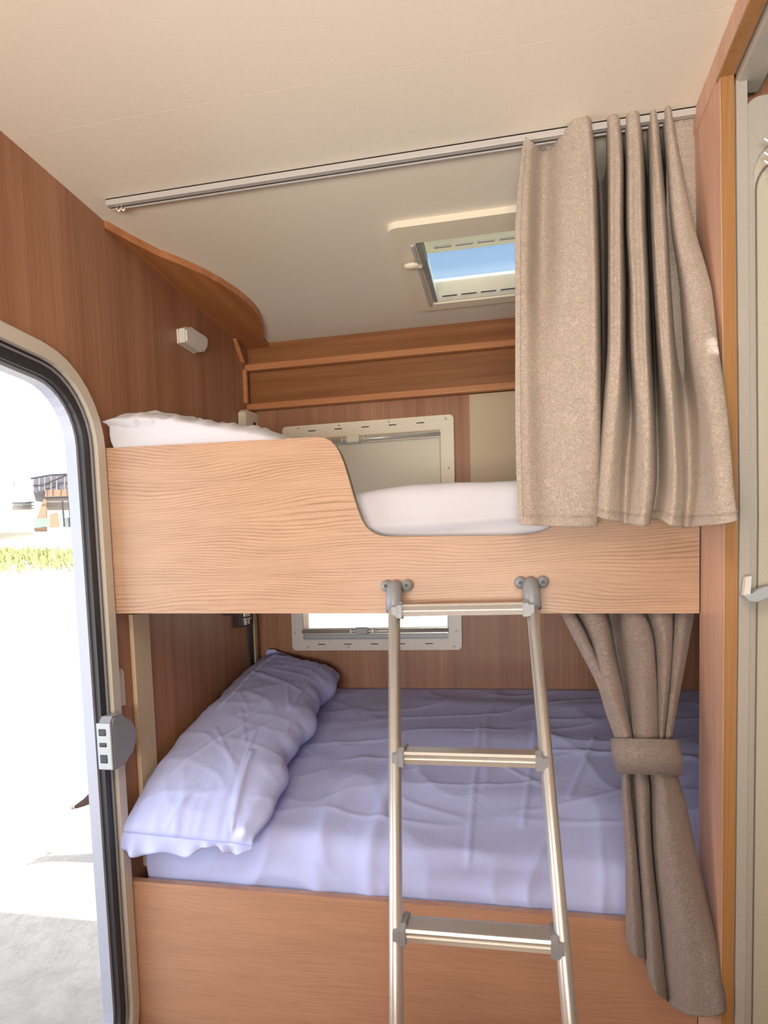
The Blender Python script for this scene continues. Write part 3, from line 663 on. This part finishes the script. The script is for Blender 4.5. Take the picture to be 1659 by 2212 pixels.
# upper curtain: levels at the hem tape, 340, 487, 620, 750, 902, 1040, bottom
def kn(xs, ys, ds): return list(zip(xs, ys, ds))
LV = (340, 487, 620, 750, 902, 1040)
UK = [
 kn((1134, 1125, 1113, 1113, 1113, 1113, 1116, 1121), (293,)+LV+(1134,), (.012,)*8),
 kn((1152, 1145, 1140, 1138, 1138, 1140, 1142, 1145), (308,)+LV+(1135,), (.014, .016, .018, .02, .02, .02, .02, .02)),
 kn((1182, 1176, 1172, 1170, 1170, 1172, 1176, 1180), (325,)+LV+(1136,), (-.006, -.006, -.008, -.006, 0, .004, .008, .01)),
 kn((1216, 1215, 1215, 1215, 1216, 1218, 1220, 1222), (285,)+LV+(1137,), (.010, .012, .014, .016, .018, .02, .02, .02)),
 kn((1250, 1258, 1262, 1264, 1264, 1264, 1262, 1262), (252,)+LV+(1138,), (.030, .030, .032, .034, .034, .03, .028, .022)),
 kn((1274, 1283, 1288, 1292, 1294, 1295, 1293, 1290), (246,)+LV+(1136,), (.022, .022, .024, .026, .026, .022, .018, .012)),
 kn((1284, 1290, 1296, 1299, 1301, 1299, 1297, 1288), (262,)+LV+(1130,), (-.035, -.045, -.055, -.06, -.06, -.05, -.04, -.015)),
 kn((1300, 1308, 1312, 1312, 1312, 1302, 1293, 1289), (252,)+LV+(1122,), (-.03, -.035, -.045, -.05, -.045, -.03, -.015, .005)),
 kn((1309, 1313, 1314, 1314, 1313, 1303, 1294, 1290), (240,)+LV+(1116,), (.008, .010, .012, .012, .012, .014, .018, .018)),
 kn((1322, 1330, 1330, 1330, 1330, 1325, 1315, 1308), (229,)+LV+(1122,), (.026, .030, .034, .036, .038, .038, .036, .034)),
 kn((1338, 1344, 1344, 1346, 1346, 1343, 1337, 1333), (236,)+LV+(1126,), (.010, .014, .016, .018, .018, .016, .014, .018)),
 kn((1345, 1351, 1352, 1358, 1358, 1362, 1352, 1350), (250,)+LV+(1130,), (-.030, -.035, -.045, -.05, -.05, -.035, -.02, -.002)),
 kn((1349, 1354, 1355, 1362, 1364, 1374, 1372, 1362), (238,)+LV+(1132,), (.006, .010, .012, .012, .014, .014, .012, .016)),
 kn((1364, 1372, 1374, 1380, 1384, 1393, 1394, 1384), (222,)+LV+(1136,), (.028, .030, .034, .036, .038, .040, .042, .046)),
 kn((1382, 1388, 1392, 1398, 1401, 1409, 1412, 1402), (226,)+LV+(1134,), (.012, .014, .018, .020, .020, .022, .024, .030)),
 kn((1388, 1398, 1402, 1408, 1414, 1418, 1420, 1408), (245,)+LV+(1120,), (-.035, -.05, -.06, -.065, -.07, -.06, -.045, -.01)),
 kn((1396, 1402, 1408, 1414, 1422, 1434, 1436, 1424), (232,)+LV+(1122,), (-.012, -.006, .0, .0, .004, .006, .008, .018)),
 kn((1407, 1412, 1422, 1430, 1438, 1450, 1456, 1446), (213,)+LV+(1134,), (.022, .028, .034, .038, .042, .046, .05, .058)),
 kn((1420, 1428, 1440, 1446, 1453, 1464, 1472, 1468), (220,)+LV+(1138,), (.006, .010, .016, .020, .024, .028, .034, .046)),
 kn((1424, 1434, 1446, 1458, 1468, 1484, 1490, 1484), (232,)+LV+(1138,), (-.03, -.04, -.045, -.045, -.035, -.02, .0, .022)),
 kn((1428, 1440, 1452, 1474, 1488, 1512, 1518, 1512), (222,)+LV+(1136,), (-.004, .002, .01, .016, .024, .036, .05, .062)),
 kn((1438, 1456, 1474, 1500, 1516, 1536, 1548, 1552), (205,)+LV+(1133,), (.026, .034, .044, .056, .070, .084, .100, .112)),
 kn((1447, 1468, 1498, 1535, 1550, 1571, 1583, 1593), (210,)+LV+(1124,), (.014, .022, .034, .052, .068, .086, .104, .120)),
 kn((1452, 1470, 1498, 1532, 1548, 1566, 1575, 1580), (230,)+LV+(1115,), (-.02, -.01, .0, .02, .036, .055, .070, .080)),
]
def dep_u(x, y):
    k = max(0, min(1, (y-300)/800)); r = max(0, min(1, (x-1290)/300))
    return 1.452-.060*min(1, k*1.6)-.075*k*r
t = thing('upper_curtain', (.2, 1.45, 1.3), 'taupe crushed velvet curtain gathered on the ceiling track', 'curtain')
g = drape(UK, None, 230, 110, dep_u, 4.0)
cloth_obj('cloth', g, 'curtain', t)
# stitched hem line and side hem
def strip_on(g, rng, off, wd, name, mat, parent):
    bm = bmesh.new(); pts = [g[i][j]+Vector((0, -off, 0)) for i, j in rng]
    tube(bm, pts, wd, 6); return finish(name, bm, mat, parent, smooth=True)
strip_on(g, [(5, j) for j in range(12, 107)], .0042, .0010, 'side_seam', 'curtain', t)
strip_on(g, [(i, 105) for i in range(5, 230)], .0042, .0009, 'hem_seam', 'curtain', t)
# hidden run of the same curtain between the last fold and the jamb
RK = [kn((1440, 1440, 1440), (222, 600, 1100), (-.035,)*3), kn((1470, 1478, 1490), (214, 600, 1100), (-.03,)*3), kn((1503, 1512, 1520), (207, 600, 1100), (-.035,)*3), kn((1508, 1516, 1526), (206, 600, 1100), (-.06,)*3), kn((1513, 1520, 1534), (205, 600, 1100), (-.02,)*3), kn((1519, 1528, 1538), (204, 600, 1100), (-.02,)*3)]
cloth_obj('return_cloth', drape(RK, None, 60, 40, lambda x, y: 1.425), 'curtain', t)

# lower curtain, above the band
A_ = (1411, 1490)
def kl(xs, ds, ys=(1322, 1365, 1411, 1481, 1540, 1600, 1640)): return list(zip(xs, ys, ds))
LK = [
 kl((1209, 1231, 1255, 1290, 1308, 1330, 1342), (.0, 0, 0, 0, 0, 0, 0)),
 kl((1226, 1247, 1270, 1304, 1322, 1341, 1350), (.014, .014, .014, .014, .014, .014, .012)),
 kl((1240, 1262, 1284, 1312, 1330, 1350, 1360), (.004, .004, .006, .010, .012, .014, .012)),
 kl((1244, 1266, 1284, 1300, 1322, 1346, 1356), (-.045, -.045, -.04, -.03, -.015, -.005, 0)),
 kl((1249, 1272, 1286, 1297, 1318, 1342, 1354), (.0, .0, .004, .006, .008, .010, .010)),
 kl((1280, 1296, 1308, 1320, 1338, 1356, 1362), (.022, .024, .024, .024, .024, .020, .016)),
 kl((1306, 1316, 1325, 1342, 1354, 1366, 1368), (.010, .010, .010, .010, .010, .010, .008)),
 kl((1314, 1324, 1332, 1346, 1357, 1368, 1370), (-.05, -.05, -.045, -.035, -.025, -.015, -.01)),
 kl((1330, 1336, 1340, 1352, 1360, 1369, 1371), (-.035, -.035, -.035, -.03, -.02, -.01, -.01)),
 kl((1342, 1348, 1355, 1362, 1366, 1370, 1372), (.004, .004, .004, .004, .004, .004, .004)),
 kl((1362, 1378, 1388, 1392, 1394, 1394, 1392), (.022, .024, .026, .028, .028, .024, .02)),
 kl((1388, 1404, 1412, 1417, 1419, 1419, 1414), (.012, .016, .018, .014, .014, .012, .010)),
 kl((1394, 1410, 1416, 1420, 1421, 1421, 1418), (-.03, -.02, -.02, -.02, -.018, -.012, -.008)),
 kl((1400, 1414, 1419, 1421, 1421, 1422, 1420), (.0, .002, .004, .006, .006, .006, .006)),
 kl((1424, 1434, 1438, 1436, 1432, 1429, 1428), (.022, .022, .022, .020, .018, .016, .014)),
 kl((1450, 1452, 1451, 1446, 1440, 1434, 1432), (.008, .010, .010, .008, .006, .006, .006)),
 kl((1455, 1454, 1452, 1447, 1441, 1435, 1434), (-.025, -.02, -.015, -.012, -.01, -.006, -.004)),
 kl((1460, 1458, 1454, 1449, 1443, 1437, 1436), (.0, .002, .004, .004, .004, .004, .004)),
 kl((1480, 1476, 1470, 1461, 1453, 1446, 1444), (.012, .012, .012, .010, .008, .006, .006)),
 kl((1502, 1494, 1486, 1472, 1461, 1451, 1450), (-.008, -.008, -.008, -.008, -.006, -.006, -.006)),
]
t = thing('lower_curtain', (.2, 1.42, .6), 'taupe curtain tied back with a band in front of the lower bunk', 'curtain')
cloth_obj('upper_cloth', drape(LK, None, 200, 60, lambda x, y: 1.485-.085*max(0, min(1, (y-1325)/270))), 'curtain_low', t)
def kb(xs, ys, ds): return list(zip(xs, ys, ds))
BK = [
 kb((1346, 1343, 1344, 1350, 1351, 1352, 1360), (1625, 1700, 1750, 1850, 1950, 2020, 2056), (.0, 0, 0, 0, 0, 0, 0)),
 kb((1352, 1351, 1354, 1362, 1366, 1370, 1374), (1625, 1700, 1750, 1850, 1950, 2030, 2068), (.010, .014, .018, .02, .022, .024, .024)),
 kb((1360, 1361, 1366, 1376, 1384, 1390, 1392), (1625, 1700, 1750, 1850, 1950, 2030, 2071), (.004, .004, .006, .008, .010, .012, .012)),
 kb((1362, 1365, 1369, 1378, 1386, 1392, 1396), (1625, 1700, 1750, 1850, 1950, 2040, 2085), (-.015, -.03, -.03, -.03, -.03, -.025, -.015)),
 kb((1366, 1372, 1375, 1381, 1389, 1395, 1400), (1625, 1700, 1750, 1850, 1960, 2060, 2110), (.002, .004, .006, .008, .010, .012, .014)),
 kb((1376, 1386, 1389, 1394, 1404, 1412, 1418), (1625, 1700, 1750, 1850, 1970, 2080, 2146), (.016, .024, .026, .028, .030, .032, .034)),
 kb((1390, 1402, 1403, 1408, 1422, 1434, 1440), (1625, 1700, 1750, 1850, 1980, 2090, 2160), (.006, .010, .012, .012, .014, .016, .018)),
 kb((1394, 1405, 1407, 1412, 1426, 1438, 1446), (1625, 1700, 1750, 1850, 1980, 2090, 2166), (-.02, -.035, -.045, -.045, -.045, -.035, -.015)),
 kb((1398, 1409, 1410, 1415, 1428, 1440, 1449), (1625, 1700, 1750, 1850, 1980, 2100, 2172), (.006, .006, .008, .012, .014, .018, .02)),
 kb((1414, 1430, 1434, 1444, 1464, 1480, 1486), (1625, 1700, 1750, 1850, 1980, 2100, 2193), (.024, .034, .040, .048, .058, .066, .07)),
 kb((1432, 1450, 1458, 1474, 1500, 1520, 1530), (1625, 1700, 1750, 1850, 1980, 2100, 2195), (.020, .026, .034, .048, .062, .076, .084)),
 kb((1444, 1466, 1478, 1498, 1524, 1546, 1560), (1625, 1700, 1750, 1850, 1970, 2080, 2188), (.008, .010, .014, .03, .052, .072, .088)),
 kb((1450, 1472, 1486, 1507, 1531, 1555, 1569), (1625, 1700, 1750, 1850, 1960, 2070, 2180), (-.01, -.012, -.006, .008, .034, .058, .078)),
]
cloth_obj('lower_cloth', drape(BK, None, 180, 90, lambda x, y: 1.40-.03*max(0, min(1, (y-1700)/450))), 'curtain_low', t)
# tie band wrapped round the gathered cloth
bm = bmesh.new(); ctr_t, ctr_b = onY(1391, 1597, 1.40), onY(1402, 1672, 1.40); n = 40; R1, R2 = [], []
for k in range(n):
    a = 2*pi*k/n
    for Rr, c, rx, dz in ((R1, ctr_t, .0665, 0), (R2, ctr_b, .0635, 0)):
        Rr.append(bm.verts.new(c+Vector((rx*cos(a), .046*sin(a), -.012*(-sin(a))*-1))))
mid = [bm.verts.new((a.co+b_.co)/2+Vector((.004*cos(2*pi*k/n), .004*sin(2*pi*k/n), 0))) for k, (a, b_) in enumerate(zip(R1, R2))]
for A, Bq in ((R1, mid), (mid, R2)):
    for k in range(n): bm.faces.new((A[k], A[(k+1) % n], Bq[(k+1) % n], Bq[k]))
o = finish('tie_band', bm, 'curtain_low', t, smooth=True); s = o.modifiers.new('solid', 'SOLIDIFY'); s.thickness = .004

# ------------------------------------------------------------------ ladder
def LPt(side, z):
    yb = {1325: 1.381, 1620: 1.259, 1960: 1.135, 2212: 1.055}
    zz = H-.060; y = 1.392-(zz-z)*(1.392-1.055)/(.76-.060)*1.0
    xl = -.255+(zz-z)*.068
    return Vector((xl+(.2955 if side else 0), y, z))
t = thing('bunk_ladder', (-.1, 1.1, 0), 'aluminium bunk ladder with grey plastic fittings hooked on the upper board', 'ladder')
for s_ in (0, 1):
    top, bot = LPt(s_, H-.045), LPt(s_, .02)
    ax = (bot-top).normalized()
    bm = bmesh.new()
    # oval extrusion with shallow flutes
    sec = [(.0125*cos(2*pi*k/24)*(1+.03*cos(6*pi*k/12)), .0165*sin(2*pi*k/24)) for k in range(24)]
    u = Vector((1, 0, 0)); v = ax.cross(u).normalized(); u = v.cross(ax).normalized()
    r0 = [bm.verts.new(top+u*a+v*b_) for a, b_ in sec]; r1 = [bm.verts.new(bot+u*a+v*b_) for a, b_ in sec]
    for k in range(24): bm.faces.new((r0[k], r0[(k+1) % 24], r1[(k+1) % 24], r1[k]))
    bm.faces.new(r0); bm.faces.new(r1[::-1])
    finish('side_rail', bm, 'alu', t, smooth=True)
    # hook: sleeve bending back to the board
    bm = bmesh.new(); d = -ax
    tube(bm, [top-d*.024, top+d*.012, top+d*.026+Vector((0, .004, 0)), top+d*.034+Vector((0, .016, 0)), top+d*.034+Vector((0, .040, -.004))], [.0182, .0182, .0172, .015, .011], 20)
    hk = finish('hook', bm, 'greyp', t, smooth=True)
    for sg in (-1, 1):
        c = Vector((top.x+sg*.0235, 1.437, H-.012))
        bm = ball(bmesh.new(), c, .0135, 1, 1, 1); tube(bm, [c, (c.x, 1.4495, c.z)], .012, 14)
        kb_ = finish('hook_knuckle', bm, 'greyp', hk, smooth=True)
        finish('screw', disc(bmesh.new(), (c.x+.0005, c.y-.0138, c.z), (0, 1, 0), .0042, .003, 10), 'rubber', hk)
    bm = bmesh.new(); tube(bm, [(top.x-.03, 1.437, H-.012), (top.x+.03, 1.437, H-.012)], .007, 12)
    finish('hook_pin', bm, 'greyp', hk, smooth=True)
for z in (H-.066, H-.352, H-.640, H-.925):
    a, b_ = LPt(0, z), LPt(1, z); x0, x1 = a.x+.012, b_.x-.012
    yf, yr = a.y-.018, a.y+.042
    prof = [(yf+.006, z-.012), (yf+.003, z-.002), (yf+.005, z-.001), (yf+.004, z+.001), (yf, z+.009), (yf+.004, z+.0135), (yf+.009, z+.014), (yf+.010, z+.012), (yr-.01, z+.0125), (yr, z+.010), (yr, z-.002), (yf+.010, z-.012)]
    if z > H-.1: prof = [(y if y < a.y else a.y+.012, q) for y, q in prof]
    bm = prism(bmesh.new(), [(x0+.008, y, q) for y, q in prof], (x1-x0-.016, 0, 0))
    rg = finish('rung', bm, 'alu', t)
    for sg, xc in ((1, x0), (-1, x1)):
        pr = [(yf-.003, z-.016), (yf-.003, z+.012), (yf+.012, z+.020), (yr+.002, z+.016), (yr+.002, z-.002), (yf+.016, z-.018)]
        if z > H-.1: pr = [(y if y < a.y else a.y+.014, q) for y, q in pr]
        bm = prism(bmesh.new(), [(xc+sg*.009, y, q) for y, q in pr], (-sg*.013, 0, 0), bev=.0015)
        # cheek that laps the rail
        q2 = [(yf-.004, z-.015), (yf-.004, z+.009), (yf+.012, z+.014), (yf+.020, z), (yf+.012, z-.016)]
        prism(bm, [(xc-sg*.002, y, q) for y, q in q2], (-sg*.012, 0, 0))
        finish('rung_bracket', bm, 'greyp', rg)

# ------------------------------------------------------------------ outdoors
def mat_ground():
    m, nt, b = newmat('dusty_ground', srgb(222, 214, 200), .95, 0, .1)
    v = coords(nt, (1, 1, 1)); f = noise_tex(nt, v, 6, 8, .7)
    nt.links.new(ramp(nt, f, [(.3, srgb(204, 196, 182)), (.6, srgb(226, 219, 206)), (.75, srgb(214, 208, 195))]), b.inputs['Base Color'])
    st = coords(nt, (14, 5, 5)); g = noise_tex(nt, st, 1, 6, .65); bump(nt, b, math_(nt, 'ADD', f, g), .9, .05); return m
M['ground'] = mat_ground()
GZ = -.45
AX = Vector((-.63, .777, 0))       # direction the doorway looks out
def gz(x, y):
    s = x*AX.x+y*AX.y; h = 0
    if s > 7: h = (s-7)*.170 if s < 24 else 17*.170+(s-24)*.02
    return GZ+h+noise.noise(Vector((x*1.7, y*1.7, 0)))*.012
bm = bmesh.new(); n = 160; V = {}
for i in range(n+1):
    for j in range(n+1):
        a = (i/n*2-1); b_ = (j/n*2-1); x = -1+math.copysign(abs(a)**2.6, a)*60; y = 3+math.copysign(abs(b_)**2.6, b_)*60
        V[i, j] = bm.verts.new((x, y, gz(x, y)))
for i in range(n):
    for j in range(n): bm.faces.new((V[i, j], V[i+1, j], V[i+1, j+1], V[i, j+1]))
S('floor_outdoors', bm, 'ground', smooth=True)['label'] = 'pale dusty ground outside'
def far(x, y, dist):              # point a given horizontal distance away
    d = ray(x, y); k = dist/math.hypot(d.x, d.y); p = d*k; p.z += H; return p
# grass strip on the bank
M['grass'] = mat_plain('dry_grass', srgb(172, 174, 116), .9)
random.seed(4); bm = bmesh.new()
for k in range(5200):
    dd = random.triangular(19.6, 25, 23.5); p = far(random.uniform(-260, 420), 1170, dd); x, y = p.x, p.y; z = gz(x, y)-.02; h = random.uniform(.10, .26)*(1.5 if random.random() < .1 else 1); a = random.uniform(0, pi)
    dx, dy = .05*cos(a), .05*sin(a); ln = random.uniform(-.1, .1)
    v = [bm.verts.new(q) for q in ((x-dx, y-dy, z), (x+dx, y+dy, z), (x+ln, y+ln, z+h))]; bm.faces.new(v)
finish('grass_strip', bm, 'grass', kind='stuff', label='dry yellow-green grass along the bank outside the doorway', cat='grass')
# post in the grass
p = far(114, 1172, 22)
finish('fence_post', tube(bmesh.new(), [(p.x, p.y, gz(p.x, p.y)-.05), (p.x, p.y, gz(p.x, p.y)+.95)], .022, 8), 'cream', label='thin pale post standing in the grass outside', cat='post')
# derelict tower-like building
DB = 30.0
def fb(x, y, dd=DB): return far(x, y, dd)
M['conc'] = mat_plain('pale_concrete', srgb(140, 134, 130), .9, gs=3)
M['steel'] = mat_plain('weathered_steel', srgb(66, 64, 68), .8)
M['ochre'] = mat_plain('ochre_render', srgb(150, 124, 104), .9, gs=4)
M['green'] = mat_plain('painted_wall_green', srgb(128, 140, 134), .9, gs=4)
M['glassy'] = mat_plain('dusty_glazing', srgb(104, 104, 114), .6, gs=3)
base = fb(118, 1165)
tw = thing('derelict_building', (base.x, base.y, base.z), 'ruined building with steel-framed upper floor seen through the doorway', 'building')
away = Vector((ray(118, 1100).x, ray(118, 1100).y, 0)).normalized()*3
def slab(name, px, mat, dd=DB, th=3.0, parent=tw):
    return finish(name, prism(bmesh.new(), [fb(*q, dd) for q in px], away.normalized()*th), mat, parent)
slab('upper_floor', [(72, 1034), (150, 1022), (250, 1016), (250, 1058), (97, 1058), (97, 1068), (72, 1063)], 'glassy')
slab('band', [(97, 1058), (250, 1054), (250, 1070), (97, 1075)], 'ochre', DB-.1)
slab('pier', [(94, 1078), (100, 1074), (100, 1140), (72, 1140)], 'ochre', DB-.05, 2)
slab('ground_floor', [(100, 1075), (250, 1071), (250, 1085), (100, 1085)], 'conc')
slab('painted_wall', [(78, 1120), (106, 1118), (106, 1137), (72, 1141)], 'green', DB-.2, .2)
slab('painted_wall', [(140, 1118), (250, 1116), (250, 1139), (140, 1138)], 'green', DB-.2, .2)
slab('painted_wall', [(107, 1112), (124, 1106), (130, 1138), (107, 1138)], 'ochre', DB-.2, .2)
def beam(x0, y0, x1, y1, r, mat='steel', name='beam', dd=DB-.25): return finish(name, tube(bmesh.new(), [fb(x0, y0, dd), fb(x1, y1, dd)], r, 6), mat, tw)
for q in ((66, 1034, 110, 1026), (110, 1026, 250, 1020), (97, 1046, 150, 1024), (97, 1075, 250, 1070), (72, 1048, 96, 1049)): beam(*q, .035)
for x in (72, 84, 96, 110, 122, 139, 152): beam(x, 1030, x, 1060, .025, 'conc', 'mullion')
for x in (135, 149): beam(x, 1082, x+4, 1138, .035, 'steel', 'column')
# white low building at the far left
wb = fb(20, 1170)
wt = thing('white_building', (wb.x, wb.y, wb.z), 'plain white building with a small window left of the ruin', 'building')
M['wh'] = mat_plain('white_render', srgb(244, 242, 238), .9)
slab('wall', [(-160, 1000), (66, 1030), (70, 1150), (-160, 1150)], 'wh', DB+3, 5, wt)
slab('window', [(29, 1039), (33, 1039), (33, 1051), (29, 1051)], 'conc', DB+2.9, .2, wt)
for k, yy in enumerate((1085, 1092, 1098)):
    slab('louvre', [(26, yy), (74, yy-1), (74, yy+.6), (26, yy+1.6)], 'glassy' if k == 0 else 'conc', DB+2.85, .2, wt)

# dog beside the doorway outside, mostly hidden by the frame
M['coat'] = mat_plain('brown_dog_coat', srgb(62, 42, 38), .6, gs=60)
M['nose'] = mat_plain('dog_nose', srgb(150, 112, 104), .5)
SN = Vector((-2.577, 3.317, H-1.30))
fwd = Vector((-.72, -.45, 0)).normalized()     # where the dog faces
def dogbody():
    me = bpy.data.meshes.new('dog'); gy = GZ
    rt = Vector((fwd.y, -fwd.x, 0))
    def P(f, r, z): return SN+fwd*f+rt*r+Vector((0, 0, z-SN.z))
    V_, E_, R__ = [], [], []
    def add(p, r, par=None):
        V_.append(p); R__.append(r)
        if par is not None: E_.append((par, len(V_)-1))
        return len(V_)-1
    z0 = GZ
    pel = add(P(-.66, 0, z0+.30), .075)
    mid_ = add(P(-.50, 0, z0+.29), .075, pel); ch = add(P(-.34, 0, z0+.30), .09, mid_); nk = add(P(-.24, 0, z0+.40), .05, ch)
    hd = add(SN+fwd*-.15+Vector((0, 0, .085)), .050, nk); mz = add(SN+fwd*-.075+Vector((0, 0, .03)), .027, hd); add(SN, .010, mz)
    for s_ in (-1, 1):
        e1 = add(P(-.34, s_*.06, z0+.22), .038, ch); e2 = add(P(-.335, s_*.06, z0+.11), .020, e1); e3 = add(P(-.33, s_*.06, z0+.025), .016, e2); add(P(-.29, s_*.06, z0+.015), .016, e3)
        h1 = add(P(-.64, s_*.06, z0+.20), .045, pel); h2 = add(P(-.71, s_*.06, z0+.12), .022, h1); h3 = add(P(-.69, s_*.06, z0+.025), .016, h2); add(P(-.65, s_*.06, z0+.015), .016, h3)
    t1 = add(P(-.78, 0, z0+.36), .018, pel); add(P(-.90, 0, z0+.46), .008, t1)
    me.from_pydata([tuple(v-Vector((SN.x, SN.y, GZ))) for v in V_], E_, [])
    o = bpy.data.objects.new('dog', me); COL.objects.link(o); o.location = (SN.x, SN.y, GZ); me.materials.append(M['coat'])
    sk_ = o.modifiers.new('skin', 'SKIN'); sk_.use_smooth_shade = True
    for v, r in zip(me.skin_vertices[0].data, R__): v.radius = (r, r)
    me.skin_vertices[0].data[0].use_root = True
    sb_ = o.modifiers.new('sub', 'SUBSURF'); sb_.levels = sb_.render_levels = 2
    o['label'] = 'brown dog with its muzzle poking past the entrance door frame'; o['category'] = 'dog'
    WORLD['dog'] = Vector((SN.x, SN.y, GZ)); return o, rt
dog, rt = dogbody()
finish('nose', ball(bmesh.new(), SN+fwd*.004, .012, 1, 1, .8, 12), 'nose', dog, smooth=True)
for s_ in (-1, 1):
    c = SN+fwd*-.19+rt*s_*.035+Vector((0, 0, .12))
    bm = prism(bmesh.new(), [c+rt*s_*-.01+fwd*.02, c+rt*s_*.03+fwd*.01, c+rt*s_*.05+Vector((0, 0, .06))-fwd*.02, c+rt*s_*.01-fwd*.02], -fwd*.008)
    finish('ear', bm, 'coat', dog)
